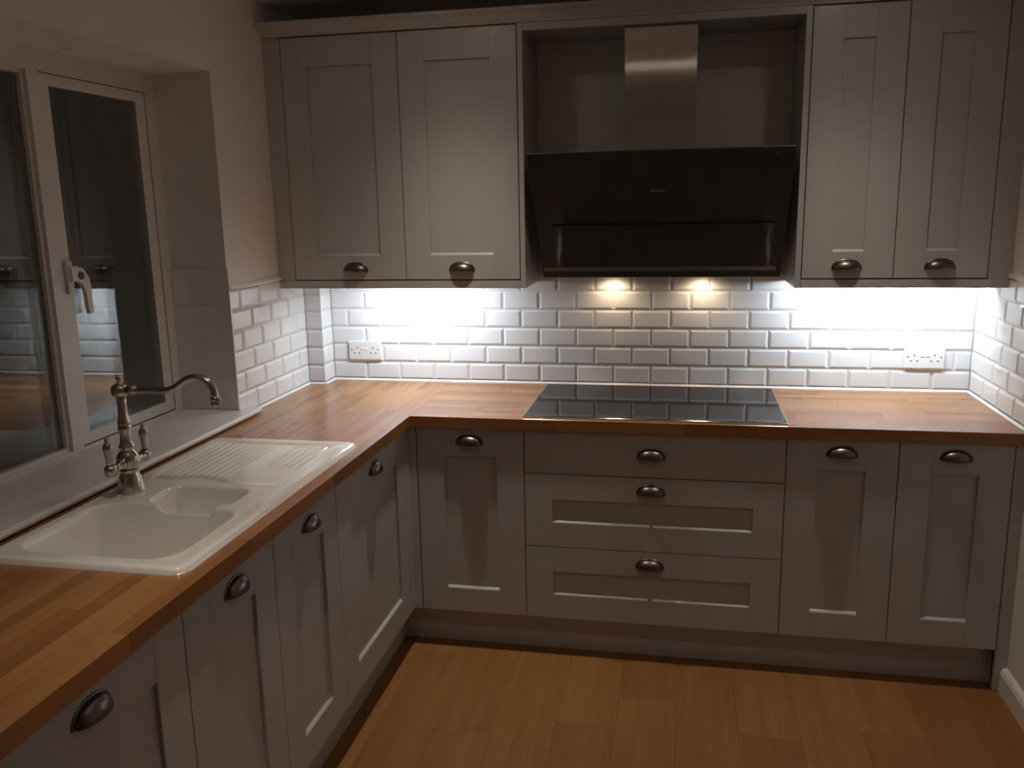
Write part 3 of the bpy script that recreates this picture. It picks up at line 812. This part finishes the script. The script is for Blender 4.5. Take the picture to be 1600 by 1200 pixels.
# ------------------------------------------------------------------ double sockets
def socket(x0, z0, lab, both):
    t = thing('wall_socket', (x0+0.073, 0, z0), lab, 'socket', 'double wall sockets')
    part('plate', box_mesh('plate', x0, x0+0.148, -0.0095, 0.0, z0, z0+0.082, 0.003, 2), MAT['socket'], t)
    for k, cx in enumerate((x0+0.037, x0+0.111)):
        for dx, dz, w, h in ((0, 0.052, 0.0036, 0.0075), (-0.0115, 0.030, 0.0066, 0.004), (0.0115, 0.030, 0.0066, 0.004)):
            part('pin_hole', box_mesh('pin_hole', cx+dx-w/2, cx+dx+w/2, -0.0099, -0.0092, z0+dz-h/2, z0+dz+h/2), MAT['dark'], t)
        sx = x0 + (0.064 if k == 0 else 0.084)
        part('switch', MB().prism_x([(-0.0092, z0+0.047), (-0.0128, z0+0.048), (-0.0105, z0+0.057), (-0.0112, z0+0.067), (-0.0092, z0+0.068)], sx-0.005, sx+0.005).mesh('switch'), MAT['socket'], t)
        ox = x0 + (0.014 if k == 0 else 0.134)
        part('screw', MB().lathe([(0.003, -0.0092), (0.003, -0.0098), (0.0, -0.0099)], 10, (ox, 0, z0+0.045), 'y').mesh('screw'), MAT['dark'], t)
socket(0.148, 1.0005, 'white double socket on the tiles near the left corner', False)
socket(2.4335, 1.0005, 'white double socket on the tiles near the right corner', True)

# ------------------------------------------------------------------ ceiling downlights
def downlight(x, y, lab, power=1.0):
    t = thing('ceiling_downlight', (x, y, ZC), lab, 'light', 'ceiling downlights')
    part('ring', MB().lathe([(0.030, ZC), (0.045, ZC), (0.045, ZC-0.003), (0.040, ZC-0.006), (0.030, ZC-0.004)], 28, (x, y, 0)).mesh('ring'), MAT['chrome'], t, smooth=False)
    part('lens', MB().lathe([(0.0, ZC-0.001), (0.029, ZC-0.001), (0.026, ZC-0.0055), (0.018, ZC-0.0085), (0.008, ZC-0.010), (0.0, ZC-0.0103)], 28, (x, y, 0)).mesh('lens'), MAT['down_lens'], t)
    # reflector lamp: intensity falls off smoothly with the angle from straight down
    ld = bpy.data.lights.new('downlight_beam', 'AREA'); ld.shape = 'DISK'; ld.size = 0.045
    ld.energy = DOWN_W*power; ld.color = DOWN_COL; ld.use_nodes = True
    nt = ld.node_tree; em = nt.nodes['Emission']
    ge = nt.nodes.new('ShaderNodeNewGeometry'); sx = nt.nodes.new('ShaderNodeSeparateXYZ')
    ab = nt.nodes.new('ShaderNodeMath'); ab.operation = 'ABSOLUTE'; pw = nt.nodes.new('ShaderNodeMath'); pw.operation = 'POWER'; pw.inputs[1].default_value = 10.0
    nt.links.new(ge.outputs['Incoming'], sx.inputs[0]); nt.links.new(sx.outputs['Z'], ab.inputs[0]); nt.links.new(ab.outputs[0], pw.inputs[0]); nt.links.new(pw.outputs[0], em.inputs['Strength'])
    lo = bpy.data.objects.new('downlight_beam', ld); link(lo, t, (0, 0, -0.0125))
downlight(0.79, -0.75, 'ceiling downlight above the inner corner of the worktops', 1.45)
downlight(2.10, -0.74, 'ceiling downlight in front of the right wall cabinet')
downlight(0.76, -2.15, 'ceiling downlight above the near end of the sink worktop', 0.75)
downlight(2.10, -2.15, 'ceiling downlight over the open floor facing the drawers', 0.85)
